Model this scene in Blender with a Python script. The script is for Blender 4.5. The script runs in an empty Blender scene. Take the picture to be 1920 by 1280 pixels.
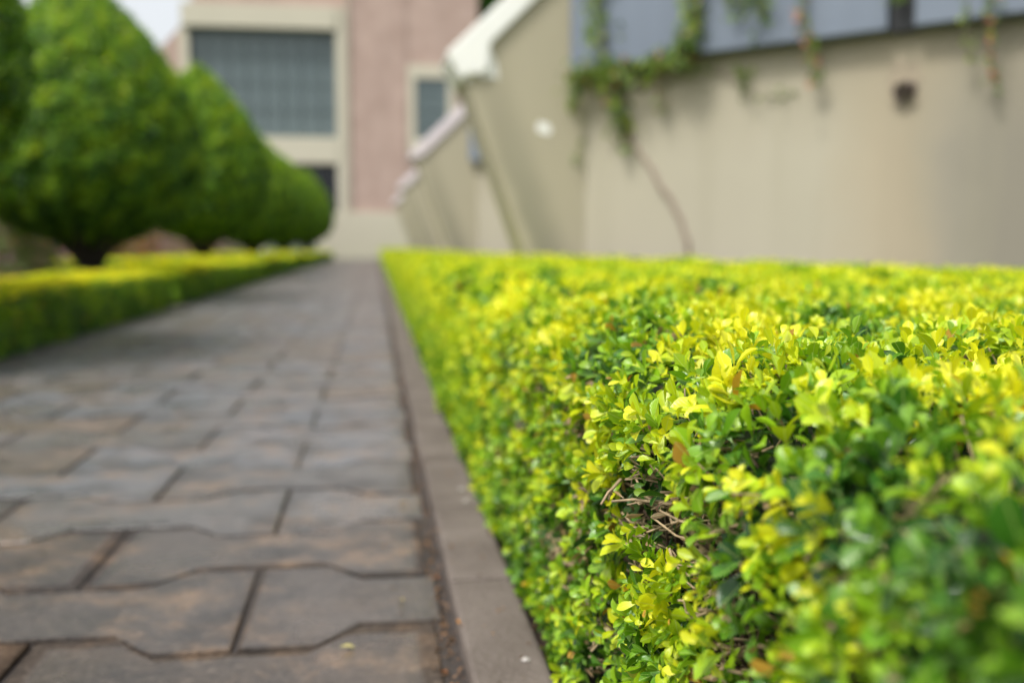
import bpy, math, random
import numpy as np
from math import radians, sin, cos, pi

# ---------------------------------------------------------------- camera, world, sun, exposure
sc = bpy.context.scene
C = sc.collection
cd = bpy.data.cameras.new('camera'); cam = bpy.data.objects.new('camera', cd); C.objects.link(cam)
cam.location = (0, 0, .75)
cam.rotation_euler = (radians(90-5.45), 0, radians(-7.8))
cd.sensor_width = 36; cd.lens = 35; cd.clip_start = .02; cd.clip_end = 2000
cd.dof.use_dof = True; cd.dof.focus_distance = 1.18; cd.dof.aperture_fstop = 1.9; cd.dof.aperture_blades = 0
sc.camera = cam
sc.view_settings.view_transform = 'Standard'; sc.view_settings.look = 'None'
sc.view_settings.exposure = EXPO = .80; sc.view_settings.gamma = 1

SUN_EL, SUN_AZ = 58, -125       # azimuth clockwise from +Y: behind the camera's left shoulder
w = bpy.data.worlds.new('World'); sc.world = w; w.use_nodes = True
nt = w.node_tree; nt.nodes.clear()
sky = nt.nodes.new('ShaderNodeTexSky'); sky.sky_type = 'NISHITA'; sky.sun_disc = False
sky.sun_elevation = radians(SUN_EL); sky.sun_rotation = radians(SUN_AZ); sky.dust_density = 4; sky.air_density = 1.2
hs = nt.nodes.new('ShaderNodeHueSaturation'); hs.inputs['Saturation'].default_value = .22   # thin overcast: the sky is nearly white
bg = nt.nodes.new('ShaderNodeBackground'); bg.inputs['Strength'].default_value = .14
wo = nt.nodes.new('ShaderNodeOutputWorld')
nt.links.new(sky.outputs[0], hs.inputs['Color']); nt.links.new(hs.outputs[0], bg.inputs[0]); nt.links.new(bg.outputs[0], wo.inputs[0])
sd = bpy.data.lights.new('sun', 'SUN'); sd.energy = 1.8; sd.angle = radians(11); sd.color = (1, .965, .91)
so = bpy.data.objects.new('sun', sd); C.objects.link(so)
so.rotation_euler = (radians(90-SUN_EL), 0, radians(180-SUN_AZ))

random.seed(7); rng = np.random.default_rng(11)

# ---------------------------------------------------------------- helpers
def tag(o, label=None, cat=None, group=None, kind=None):
    if label: o['label'] = label
    if cat: o['category'] = cat
    if group: o['group'] = group
    if kind: o['kind'] = kind
    return o
def empty(name, loc=(0, 0, 0), **k):
    o = bpy.data.objects.new(name, None); o.location = loc; o.empty_display_size = .2; C.objects.link(o); tag(o, **k); return o
def link(name, me, mat=None, parent=None, **k):
    o = bpy.data.objects.new(name, me); C.objects.link(o)
    if mat: me.materials.append(mat)
    if parent: o.parent = parent
    tag(o, **k); return o
def mesh_np(name, V, F, cols=None, uv=None, smooth=False):
    """V (n,3) float, F (m,k) int with one k, or a list of ragged faces"""
    me = bpy.data.meshes.new(name)
    if isinstance(F, np.ndarray):
        k = F.shape[1]
        me.vertices.add(len(V)); me.vertices.foreach_set('co', np.ascontiguousarray(V, dtype=np.float32).ravel())
        me.loops.add(F.size); me.loops.foreach_set('vertex_index', np.ascontiguousarray(F, dtype=np.int32).ravel())
        me.polygons.add(len(F)); me.polygons.foreach_set('loop_start', np.arange(0, F.size, k, dtype=np.int32))
        me.polygons.foreach_set('loop_total', np.full(len(F), k, dtype=np.int32))
        me.update(calc_edges=True)
    else:
        me.from_pydata([tuple(map(float, v)) for v in V], [], F); me.update()
    if cols is not None:
        a = me.color_attributes.new('tint', 'FLOAT_COLOR', 'POINT')
        c4 = np.ones((len(V), 4), np.float32); c4[:, :3] = cols; a.data.foreach_set('color', c4.ravel())
    if uv is not None:
        a = me.attributes.new('leafpos', 'FLOAT_VECTOR', 'POINT')
        u3 = np.zeros((len(V), 3), np.float32); u3[:, :2] = uv; a.data.foreach_set('vector', u3.ravel())
    if smooth: me.polygons.foreach_set('use_smooth', np.ones(len(me.polygons), bool))
    return me
class MB:
    """collects plain solids into one mesh"""
    def __init__(s): s.v = []; s.f = []
    def add(s, v, f):
        n = len(s.v); s.v += list(v); s.f += [[i+n for i in q] for q in f]; return s
    def box(s, x0, x1, y0, y1, z0, z1):
        v = [(x, y, z) for z in (z0, z1) for x, y in ((x0, y0), (x1, y0), (x1, y1), (x0, y1))]
        return s.add(v, [[3, 2, 1, 0], [4, 5, 6, 7], [0, 1, 5, 4], [1, 2, 6, 5], [2, 3, 7, 6], [3, 0, 4, 7]])
    def prism_y(s, pts, y0, y1):     # polygon in X,Z pulled along Y
        n = len(pts); v = [(x, y0, z) for x, z in pts]+[(x, y1, z) for x, z in pts]
        return s.add(v, [list(range(n)), list(range(2*n-1, n-1, -1))]+[[i, n+i, n+(i+1) % n, (i+1) % n] for i in range(n)])
    def prism_z(s, pts, z0, z1):
        n = len(pts); v = [(x, y, z0) for x, y in pts]+[(x, y, z1) for x, y in pts]
        return s.add(v, [list(range(n-1, -1, -1)), list(range(n, 2*n))]+[[i, (i+1) % n, n+(i+1) % n, n+i] for i in range(n)])
    def tube(s, pts, rad, k=8, cap=True):
        pts = [np.array(p, float) for p in pts]; rings = []
        for i, p in enumerate(pts):
            d = pts[min(i+1, len(pts)-1)]-pts[max(i-1, 0)]; d /= np.linalg.norm(d)
            a = np.cross(d, (0, 0, 1) if abs(d[2]) < .9 else (1, 0, 0)); a /= np.linalg.norm(a); b = np.cross(d, a)
            r = rad[i] if hasattr(rad, '__len__') else rad
            rings += [p+r*(a*cos(2*pi*j/k)+b*sin(2*pi*j/k)) for j in range(k)]
        f = [[i*k+j, i*k+(j+1) % k, (i+1)*k+(j+1) % k, (i+1)*k+j] for i in range(len(pts)-1) for j in range(k)]
        if cap: f += [list(range(k-1, -1, -1)), list(range((len(pts)-1)*k, len(pts)*k))]
        return s.add(rings, f)
    def build(s, name, mat, parent=None, bevel=0, smooth=False, **k):
        me = bpy.data.meshes.new(name); me.from_pydata([tuple(map(float, v)) for v in s.v], [], s.f); me.update()
        import bmesh
        bm = bmesh.new(); bm.from_mesh(me); bmesh.ops.recalc_face_normals(bm, faces=bm.faces)
        if bevel: bmesh.ops.bevel(bm, geom=[e for e in bm.edges], offset=bevel, segments=2, affect='EDGES', profile=.6)
        bm.to_mesh(me); bm.free()
        if smooth:
            for p in me.polygons: p.use_smooth = True
        return link(name, me, mat, parent, **k)

def noise2(x, y, s, seed=0):
    """smooth pseudo noise in about -1..1"""
    r = np.random.default_rng(seed); o = np.zeros_like(x, dtype=float)
    for i in range(7):
        a = r.uniform(0, 2*pi); k = 2*pi/s*r.uniform(.6, 1.7); o = o+np.sin(k*(x*cos(a)+y*sin(a))+r.uniform(0, 7))
    return o/3.2
def norm(a): return a/np.maximum(np.linalg.norm(a, axis=-1, keepdims=True), 1e-9)

# ---------------------------------------------------------------- materials
def mat_base(name):
    m = bpy.data.materials.new(name); m.use_nodes = True; t = m.node_tree
    return m, t, t.nodes['Principled BSDF'], t.nodes['Material Output']
def N(t, typ, **k):
    n = t.nodes.new(typ)
    for a, b in k.items():
        if a.startswith('i_'): n.inputs[a[2:].replace('_', ' ')].default_value = b
        else: setattr(n, a, b)
    return n
def ramp(t, fac, stops):
    r = t.nodes.new('ShaderNodeValToRGB'); e = r.color_ramp.elements
    while len(e) < len(stops): e.new(.5)
    for q, (p, c) in zip(e, stops):
        q.position = p; q.color = tuple(c)+(1,) if len(c) == 3 else c
    t.links.new(fac, r.inputs[0]); return r.outputs[0]
def mix(t, fac, a, b, mode='MIX'):
    n = N(t, 'ShaderNodeMix', data_type='RGBA', blend_type=mode)
    for s, v in ((n.inputs[0], fac), (n.inputs[6], a), (n.inputs[7], b)):
        if hasattr(v, 'is_linked') or hasattr(v, 'links'): t.links.new(v, s)
        else: s.default_value = v if not isinstance(v, tuple) or len(v) == 4 else v+(1,)
    return n.outputs[2]
def math_n(t, op, a, b=0.0, c=None):
    n = N(t, 'ShaderNodeMath', operation=op)
    for s, v in zip(n.inputs, (a, b, c)):
        if v is None: continue
        if hasattr(v, 'links'): t.links.new(v, s)
        else: s.default_value = v
    return n.outputs[0]
def coords(t): return N(t, 'ShaderNodeTexCoord').outputs['Object']
def noise(t, scale, detail=4, rough=.55, vec=None, mapping=None):
    n = N(t, 'ShaderNodeTexNoise'); n.inputs['Scale'].default_value = scale; n.inputs['Detail'].default_value = detail; n.inputs['Roughness'].default_value = rough
    v = vec or coords(t)
    if mapping:
        mp = N(t, 'ShaderNodeMapping'); mp.inputs['Scale'].default_value = mapping; t.links.new(v, mp.inputs[0]); v = mp.outputs[0]
    t.links.new(v, n.inputs['Vector']); return n.outputs[0]
def bump(t, b, h, strength=.3, dist=.01):
    n = N(t, 'ShaderNodeBump'); n.inputs['Strength'].default_value = strength; n.inputs['Distance'].default_value = dist
    t.links.new(h, n.inputs['Height']); t.links.new(n.outputs[0], b.inputs['Normal'])

def leaf_mat(name, rough=.34, trans=.4, vein=True, spec=.5):
    m, t, b, o = mat_base(name)
    at = N(t, 'ShaderNodeAttribute', attribute_name='tint')
    col = at.outputs['Color']
    lp = N(t, 'ShaderNodeAttribute', attribute_name='leafpos')
    if vein:
        sx = N(t, 'ShaderNodeSeparateXYZ'); t.links.new(lp.outputs['Vector'], sx.inputs[0])
        ax = math_n(t, 'ABSOLUTE', sx.outputs[0])
        mid = math_n(t, 'LESS_THAN', ax, .055)
        # side veins run forward from the midrib
        q = math_n(t, 'SUBTRACT', math_n(t, 'MULTIPLY', sx.outputs[1], 8.0), math_n(t, 'MULTIPLY', ax, 3.2))
        sv = math_n(t, 'POWER', math_n(t, 'ABSOLUTE', math_n(t, 'SINE', math_n(t, 'MULTIPLY', q, pi))), 6.0)
        sv = math_n(t, 'SUBTRACT', 1.0, sv)
        nz = noise(t, 160, 2)
        colv = mix(t, math_n(t, 'MULTIPLY', mid, .35), col, (.62, .70, .22))
        colv = mix(t, math_n(t, 'MULTIPLY', nz, .35), colv, mix(t, 1.0, colv, (.62, .72, .6), 'MULTIPLY'))
        col = colv
        hgt = math_n(t, 'ADD', math_n(t, 'MULTIPLY', sv, .6), math_n(t, 'MULTIPLY', mid, -1.0))
        bump(t, b, hgt, .35, .0006)
    t.links.new(col, b.inputs['Base Color'])
    b.inputs['Roughness'].default_value = rough; b.inputs['Specular IOR Level'].default_value = spec
    tr = N(t, 'ShaderNodeBsdfTranslucent'); tc = mix(t, 1.0, col, (1.0, 1.0, .55), 'MULTIPLY'); t.links.new(tc, tr.inputs[0])
    ms = N(t, 'ShaderNodeMixShader'); ms.inputs[0].default_value = trans
    t.links.new(b.outputs[0], ms.inputs[1]); t.links.new(tr.outputs[0], ms.inputs[2]); t.links.new(ms.outputs[0], o.inputs[0])
    return m
def simple(name, col, rough=.7, var=.25, scale=6, b_s=.2, b_sc=60, metallic=0, streak=None, dark=(.5, .5, .5)):
    m, t, b, o = mat_base(name)
    n = noise(t, scale, 6); d = tuple(c*k for c, k in zip(col, dark))
    f = ramp(t, n, [(.35, (0, 0, 0)), (.7, (1, 1, 1))])
    c = mix(t, math_n(t, 'MULTIPLY', f, var), col, d)
    if streak:
        s = noise(t, 1, 5, .6, mapping=streak); s = ramp(t, s, [(.45, (0, 0, 0)), (.75, (1, 1, 1))])
        c = mix(t, math_n(t, 'MULTIPLY', s, .35), c, tuple(x*.55 for x in d))
    t.links.new(c, b.inputs['Base Color']); b.inputs['Roughness'].default_value = rough; b.inputs['Metallic'].default_value = metallic
    if b_s: bump(t, b, noise(t, b_sc, 5), b_s, .006)
    return m

M = {}
M['leaf_near'] = leaf_mat('golden_leaf', .27, .36, True, .55)
M['leaf_far'] = leaf_mat('hedge_leaf', .42, .36, False, .4)
M['tree_leaf'] = leaf_mat('topiary_leaf', .42, .30, False, .45)
M['twig'] = simple('twig_bark', (.40, .295, .165), .75, .5, 60, .3, 400)
M['wood_dark'] = simple('hedge_wood', (.085, .055, .03), .85, .5, 40, .4, 200)
M['bark'] = simple('bark', (.045, .037, .028), .9, .5, 8, .6, 40)
M['core'] = simple('dark_core_fill', (.02, .035, .012), .95, .5, 20, .5, 60)  # dark fill for the added cores that block light
M['soil'] = simple('damp_soil', (.024, .014, .010), .95, .6, 5, .8, 40)
M['kerb'] = simple('kerb_concrete', (.140, .114, .097), .7, .8, 5, .9, 70, dark=(.42, .38, .35))
M['gutter'] = simple('gutter_dirt', (.040, .031, .026), .75, .6, 9, .6, 90)
M['wall_tan'] = simple('tan_render', (.44, .395, .285), .85, .35, .7, .25, 30, streak=(1.2, 1.2, .12), dark=(.82, .80, .76))
M['cap_white'] = simple('white_paint', (.84, .84, .79), .6, .2, 3, .15, 40, dark=(.85, .84, .8))
M['cap_old'] = simple('weathered_white_paint', (.66, .59, .60), .7, .35, 3, .2, 40, dark=(.8, .78, .78))
M['blue'] = simple('blue_grey_metal', (.150, .180, .225), .5, .35, 1.2, .05, 20, dark=(.75, .77, .82), streak=(1.5, 1.5, .2))
M['black'] = simple('black_void', (.012, .013, .015), .6, .2, 5, 0)
M['cream'] = simple('cream_render', (.52, .485, .385), .85, .25, .5, .15, 10, dark=(.86, .86, .84))
M['pink'] = simple('pink_pebble_dash', (.45, .335, .285), .95, .95, .9, .9, 9, dark=(.80, .77, .76), streak=(.8, .8, .1))
M['glass'] = simple('window_glass', (.115, .15, .155), .22, .4, .35, 0, dark=(.72, .78, .8))
M['mullion'] = simple('window_metal', (.10, .135, .14), .5, .2, 2, 0)
M['dark_glass'] = simple('dark_window_glass', (.02, .024, .035), .2, .3, .4, 0)
M['clay'] = simple('dark_clay', (.05, .032, .028), .85, .5, 10, .5, 30)
M['grass'] = simple('grass_ground', (.06, .09, .03), .95, .5, .6, .5, 8)
M['post'] = simple('white_post_paint', (.62, .62, .6), .6, .2, 4, .1, 30)
M['petal'] = simple('pale_petal', (.42, .39, .36), .6, .4, 60, 0)

# fin material: tan render with a darker grey-green stripe inside the leaning edge
def fin_mat():
    m, t, b, o = mat_base('striped_fin_render')
    co = coords(t); sx = N(t, 'ShaderNodeSeparateXYZ'); t.links.new(co, sx.inputs[0])
    edge = math_n(t, 'ADD', math_n(t, 'MULTIPLY', sx.outputs[2], -.35), 2.17)     # local X of the leaning edge at this height
    s = math_n(t, 'SUBTRACT', sx.outputs[0], edge)
    s = math_n(t, 'ADD', s, math_n(t, 'MULTIPLY', math_n(t, 'SUBTRACT', noise(t, 1.5, 4), .5), .22))
    st = ramp(t, s, [(.08, (0, 0, 0)), (.2, (1, 1, 1)), (.42, (.85, .85, .85)), (.68, (0, 0, 0))])
    low = ramp(t, math_n(t, 'DIVIDE', sx.outputs[2], 4.0), [(.15, (1, 1, 1)), (.62, (.45, .45, .45)), (.85, (0, 0, 0))])
    n = noise(t, .9, 6); c = mix(t, math_n(t, 'MULTIPLY', n, .35), (.40, .36, .255), (.34, .31, .215))
    c = mix(t, math_n(t, 'MULTIPLY', math_n(t, 'MULTIPLY', st, low), .8), c, (.20, .195, .135))
    v = ramp(t, noise(t, 1, 5, .6, mapping=(2, 2, .25)), [(.5, (0, 0, 0)), (.8, (1, 1, 1))])
    c = mix(t, math_n(t, 'MULTIPLY', v, .3), c, (.28, .25, .17))
    t.links.new(c, b.inputs['Base Color']); b.inputs['Roughness'].default_value = .85
    bump(t, b, noise(t, 30, 5), .2, .006); return m
M['fin'] = fin_mat()
def wall_mat():
    m, t, b, o = mat_base('weathered_shaded_wall_render')
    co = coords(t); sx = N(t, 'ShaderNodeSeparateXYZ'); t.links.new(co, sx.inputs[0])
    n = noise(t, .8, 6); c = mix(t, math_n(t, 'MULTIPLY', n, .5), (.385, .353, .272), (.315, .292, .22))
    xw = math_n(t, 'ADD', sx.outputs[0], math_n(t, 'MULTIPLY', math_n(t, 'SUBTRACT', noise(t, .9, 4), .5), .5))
    grey = ramp(t, math_n(t, 'DIVIDE', xw, 10.0), [(.535, (0, 0, 0)), (.62, (1, 1, 1))])      # shade gradient towards the right end, painted into the colour
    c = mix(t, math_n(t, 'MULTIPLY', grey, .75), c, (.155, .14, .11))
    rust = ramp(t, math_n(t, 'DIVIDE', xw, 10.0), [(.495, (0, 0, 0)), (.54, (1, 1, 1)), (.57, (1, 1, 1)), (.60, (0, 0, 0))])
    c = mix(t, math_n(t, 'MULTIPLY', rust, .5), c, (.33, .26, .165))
    top = ramp(t, math_n(t, 'ADD', math_n(t, 'DIVIDE', sx.outputs[2], 4.0), math_n(t, 'MULTIPLY', noise(t, 1, 5, .6, mapping=(2, 2, .3)), .22)), [(.55, (0, 0, 0)), (.88, (1, 1, 1))])  # shade under the panels painted into the wall colour
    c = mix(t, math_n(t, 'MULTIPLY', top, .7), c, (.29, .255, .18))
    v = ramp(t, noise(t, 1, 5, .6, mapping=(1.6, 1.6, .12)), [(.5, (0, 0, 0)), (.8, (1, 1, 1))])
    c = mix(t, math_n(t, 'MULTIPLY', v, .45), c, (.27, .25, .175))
    t.links.new(c, b.inputs['Base Color']); b.inputs['Roughness'].default_value = .85
    bump(t, b, noise(t, 30, 5), .2, .006); return m
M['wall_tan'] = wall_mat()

def N_lum(t, col):
    n = N(t, 'ShaderNodeRGBToBW'); t.links.new(col, n.inputs[0]); return n.outputs[0]
def paver_mat():
    m, t, b, o = mat_base('wet_paving_slab')
    at = N(t, 'ShaderNodeAttribute', attribute_name='tint')
    n1 = noise(t, 2.6, 6, .7); n2 = noise(t, 9, 7, .7); n3 = noise(t, 70, 5, .7)
    tan = ramp(t, n1, [(.46, (0, 0, 0)), (.57, (1, 1, 1))])
    sp = ramp(t, n2, [(.40, (0, 0, 0)), (.68, (1, 1, 1))])
    c = mix(t, math_n(t, 'MULTIPLY', math_n(t, 'MULTIPLY', tan, sp), .85), at.outputs['Color'], (.25, .165, .105))
    dk = ramp(t, noise(t, 5, 6, .65), [(.46, (0, 0, 0)), (.64, (1, 1, 1))])
    c = mix(t, math_n(t, 'MULTIPLY', dk, .72), c, (.040, .037, .036))
    fleck = ramp(t, noise(t, 38, 4, .8), [(.52, (0, 0, 0)), (.66, (1, 1, 1))])
    c = mix(t, math_n(t, 'MULTIPLY', math_n(t, 'MULTIPLY', fleck, n2), .7), c, (.19, .155, .125))
    c = mix(t, math_n(t, 'MULTIPLY', ramp(t, n3, [(.38, (0, 0, 0)), (.62, (1, 1, 1))]), .75), c, mix(t, 1.0, c, (.55, .55, .55), 'MULTIPLY'))
    big = ramp(t, noise(t, .9, 4, .6), [(.52, (0, 0, 0)), (.66, (1, 1, 1))])
    c = mix(t, math_n(t, 'MULTIPLY', math_n(t, 'MULTIPLY', big, noise(t, 14, 6, .75)), .75), c, (.150, .108, .078))
    t.links.new(c, b.inputs['Base Color'])
    r = ramp(t, noise(t, 3, 5, .6), [(.35, (.24, .24, .24)), (.7, (.50, .50, .50))]); edge = ramp(t, N_lum(t, at.outputs['Color']), [(.058, (1, 1, 1)), (.066, (0, 0, 0))])      # grit in the arrises keeps them matt
    t.links.new(mix(t, edge, r, (.95, .95, .95)), b.inputs['Roughness'])
    t.links.new(math_n(t, 'SUBTRACT', .5, math_n(t, 'MULTIPLY', edge, .48)), b.inputs['Specular IOR Level'])
    bump(t, b, math_n(t, 'ADD', n3, math_n(t, 'MULTIPLY', n2, 2.5)), .25, .005); return m
M['paver'] = paver_mat()

# ---------------------------------------------------------------- ground, path, kerb
def sheet(name, x0, x1, y0, y1, z, nx, ny, mat, amp=0, **k):
    xs, ys = np.meshgrid(np.linspace(x0, x1, nx+1), np.linspace(y0, y1, ny+1))
    zz = z+amp*noise2(xs, ys, .35, 3) if amp else np.full_like(xs, z)
    V = np.stack([xs, ys, zz], -1).reshape(-1, 3); i = np.arange(ny)[:, None]*(nx+1)+np.arange(nx)[None]
    F = np.stack([i, i+1, i+nx+2, i+nx+1], -1).reshape(-1, 4)
    return link(name, mesh_np(name, V, F, smooth=True), mat, **k)
sheet('ground', -600, 600, -600, 600, -.06, 4, 4, M['grass'], kind='structure')
sheet('planting_bed_soil', .295, 3.6, -2, 60, -.012, 30, 400, M['soil'], .008, kind='structure')
sheet('left_bed_soil', -9, -2.5, -2, 62, -.015, 30, 200, M['soil'], .008, kind='structure')
sheet('gutter', .105, .155, -2, 62.5, -.010, 4, 900, M['gutter'], .006, kind='structure')
sheet('joint_bed', -2.56, .122, -2, 62.8, -.008, 40, 900, M['gutter'], .002, kind='structure')

def trap(u):                       # trapezoid wave, period 1, -1..1, +1 centred on u = 0
    u = abs((u+.5) % 1-.5); return float(np.clip((.25-u)/.055, -1, 1))
def build_path():
    P, A, J = .77, .05, .0052; V = []; F = []; Cc = []
    r = random.Random(5)
    def line_y(k, x):              # joint line under row k; dips towards the camera at row k's own upright joints
        return 1.90+k*P/2-A*trap((x-(-.27+(k % 2)*P/2))/P)
    us = [-.30, -.20]
    for k in range(-10, 158):
        xj = -.27+(k % 2)*P/2
        for n in range(-4, 3):
            xa, xb = xj+n*P, xj+(n+1)*P
            lo, hi = max(xa, -2.55), min(xb, .132)
            if hi-lo < .03: continue
            xs = {lo, hi}
            for kk in (k, k+1):
                x0 = -.27+(kk % 2)*P/2
                for m_ in range(-5, 4):
                    for d in (-.305, -.195, .195, .305):
                        q = x0+(m_+d)*P
                        if lo < q < hi: xs.add(q)
            for q in np.arange(lo+.05, hi-.03, .055): xs.add(float(q))
            xs = sorted(xs); ins = J
            jy, jx = r.uniform(-.003, .003), r.uniform(-.002, .002); z = r.uniform(-.003, .003); tx = r.uniform(-.004, .004)
            bot = [(x, line_y(k, x)+ins) for x in xs]; top = [(x, line_y(k+1, x)-ins) for x in reversed(xs)]
            poly = bot+top
            cx = sum(p[0] for p in poly)/len(poly); cy = sum(p[1] for p in poly)/len(poly)
            ring0 = []; ring1 = []
            for x, y in poly:
                if x == lo: x += ins
                if x == hi: x -= ins
                x += r.uniform(-.0022, .0022); y += r.uniform(-.0026, .0026)
                ring0.append((x+jx, y+jy)); ring1.append((x+jx+(.004 if x < cx else -.004), y+jy+(.004 if y < cy else -.004)))
            b = len(V); m_ = len(poly)
            ring2 = []
            for x, y in ring1:
                k_ = r.uniform(.8, 1.2); hx = (hi-lo)/2; ring2.append((cx+(x-cx)*(1-.045*k_/hx), cy+(y-cy)*(1-.045*k_/.2)))
            V += [(x, y, -.03) for x, y in ring0]+[(x, y, z-.004+tx*(x-cx)) for x, y in ring0]+[(x, y, z-.0005+tx*(x-cx)) for x, y in ring1]+[(x, y, z+tx*(x-cx)) for x, y in ring2]
            for i in range(m_):
                j = (i+1) % m_
                F += [[b+i, b+j, b+m_+j, b+m_+i], [b+m_+i, b+m_+j, b+2*m_+j, b+2*m_+i], [b+2*m_+i, b+2*m_+j, b+3*m_+j, b+3*m_+i]]
            F.append([b+3*m_+i for i in range(m_)])
            g = r.uniform(.9, 1.12); t_ = r.random()
            c = (.142*g, .145*g, .156*g) if t_ < .64 else ((.132*g, .125*g, .122*g) if t_ < .86 else (.140*g, .117*g, .100*g))
            if cy < 2.75: c = (c[0]*.62, c[1]*.53, c[2]*.45)      # the nearest slabs are darker and browner
            dk_ = r.uniform(.5, .85); Cc += [tuple(q*.42 for q in c)]*(2*m_)+[tuple(q*dk_ for q in c)]*m_+[c]*m_
    return mesh_np('path', V, F, cols=np.array(Cc))
link('path', build_path(), M['paver'], kind='structure')

kb = MB(); y = -1.6; r_ = random.Random(3)
while y < 62:
    L = .62+r_.uniform(-.01, .01); dx = r_.uniform(-.003, .003); dz = r_.uniform(-.003, .003)
    kb.box(.15+dx, .287+dx, y+.006, y+L-.006, -.05, .028+dz); y += L
kb.build('kerb', M['kerb'], bevel=.011, kind='structure')

# ---------------------------------------------------------------- leaves
def leaf_template(kind):
    if kind == 'hi':
        t = np.array([0, .10, .28, .48, .66, .80, .91, 1.0]); wd = np.array([.05, .15, .52, .86, 1.0, .86, .48, .03])
    elif kind == 'mid':
        t = np.array([0, .25, .62, .88, 1.0]); wd = np.array([.06, .5, 1.0, .62, .08])
    else:
        t = np.array([0, .55, 1.0]); wd = np.array([.18, 1.0, .15])
    return t, wd
def leaves(name, Pp, D, Nn, L, W, bend, fold, col, kind='hi', serr=0.0):
    """one blade per row: base Pp, direction D, upper side Nn; bends along its length and folds on the midrib"""
    n = len(Pp); t, wd = leaf_template(kind); k = len(t)
    D = norm(D); S = norm(np.cross(D, Nn)); U = np.cross(S, D)
    b = bend[:, None]; bb = np.where(np.abs(b) < 1e-3, 1e-3, b)
    fx = np.sin(bb*t)/bb*L[:, None]; fz = -(1-np.cos(bb*t))/bb*L[:, None]           # arc
    cen = Pp[:, None]+D[:, None]*fx[..., None]+U[:, None]*fz[..., None]
    nl = U[:, None]*np.cos(bb*t)[..., None]+D[:, None]*np.sin(bb*t)[..., None]
    ww = wd[None]*W[:, None]*.5
    if serr: ww = ww*(1+serr*rng.uniform(-1, 1, ww.shape))
    lift = ww*np.tan(fold)[:, None]
    tw = rng.uniform(-.25, .25, (n, 1))*t[None]                                        # slight twist
    lft = cen-S[:, None]*ww[..., None]+nl*(lift+ww*tw)[..., None]
    rgt = cen+S[:, None]*ww[..., None]+nl*(lift-ww*tw)[..., None]
    V = np.stack([lft, cen, rgt], 2).reshape(-1, 3)                                    # n, k, 3 verts
    base = (np.arange(n)*k*3)[:, None, None]; i = (np.arange(k-1)*3)[None, :, None]
    q = np.array([[0, 1, 4, 3], [1, 2, 5, 4]])
    F = (base[..., None]+i[..., None]+q[None, None]).reshape(-1, 4)
    uv = np.zeros((n, k, 3, 2)); uv[..., 0] = np.array([-1, 0, 1])*wd[:, None]; uv[..., 1] = t[:, None]
    cc = np.repeat(col, k*3, axis=0)
    return V, F, cc, uv.reshape(-1, 2)
def merge(parts):
    V = []; F = []; Cc = []; U = []; n = 0
    for v, f, c, u in parts:
        V.append(v); F.append(f+n); Cc.append(c); U.append(u); n += len(v)
    return np.concatenate(V), np.concatenate(F), np.concatenate(Cc), np.concatenate(U)

PAL = np.array([[.018, .070, .014], [.052, .170, .014], [.140, .320, .014], [.300, .500, .014], [.550, .660, .012], [.800, .780, .018]])
def pal(v):
    v = np.clip(v, 0, 1)*(len(PAL)-1); i = np.minimum(v.astype(int), len(PAL)-2); f = (v-i)[:, None]
    return PAL[i]*(1-f)+PAL[i+1]*f

def shoots(pos, nrm, yel, n_pairs, Lm, kind, spread=.55, stem=.03, upb=.35, jit=.35):
    """each shoot is a short stem with opposite pairs of leaves, small pale ones at the tip"""
    n = len(pos); ax = norm(nrm+rng.normal(0, jit, (n, 3))+np.array([0, 0, upb])); parts = []
    a = norm(np.cross(ax, norm(rng.normal(0, 1, (n, 3))))); b = np.cross(ax, a)
    if kind == 'hi': yel = np.where((pos[:, 1] < .58) & (pos[:, 0] < 1), np.minimum(yel, .22+.16*rng.random(n)), yel)
    size = Lm*rng.choice([.55, .8, 1.0, 1.0, 1.2, 1.35], n)*rng.uniform(.85, 1.15, n)
    for p in range(n_pairs):
        u = p/max(n_pairs-1, 1)                          # 0 oldest, 1 tip
        base = pos+ax*(stem*u)[..., None] if np.ndim(stem) else pos+ax*stem*u
        ang = radians(90)*(p % 2)+rng.normal(0, .25, n)
        for sgn in (1, -1):
            side = (a*np.cos(ang)[:, None]+b*np.sin(ang)[:, None])*sgn
            op = (1.15-.75*u)*(1+rng.normal(0, .22, n))   # opening angle from the stem
            d = norm(ax*np.cos(op)[:, None]+side*np.sin(op)[:, None])
            nn = norm(ax*np.sin(op)[:, None]-side*np.cos(op)[:, None])
            keep = rng.random(n) < .9
            L = size*(1-.48*u)*rng.uniform(.8, 1.15, n)
            W = L*rng.uniform(.36, .58, n)
            v = yel+.20*u-.08+rng.normal(0, .09, n)
            c = pal(v)*rng.uniform(.82, 1.12, (n, 1))
            odd = rng.random(n) < .008; c[odd] = np.array([.55, .30, .04])*rng.uniform(.6, 1.3, (odd.sum(), 1))
            parts.append(leaves('', base[keep], d[keep], nn[keep], L[keep], W[keep], rng.uniform(-.4, 1.35, n)[keep], rng.uniform(.1, .55, n)[keep], c[keep], kind, .07 if kind == 'hi' else 0))
    return parts

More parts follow.
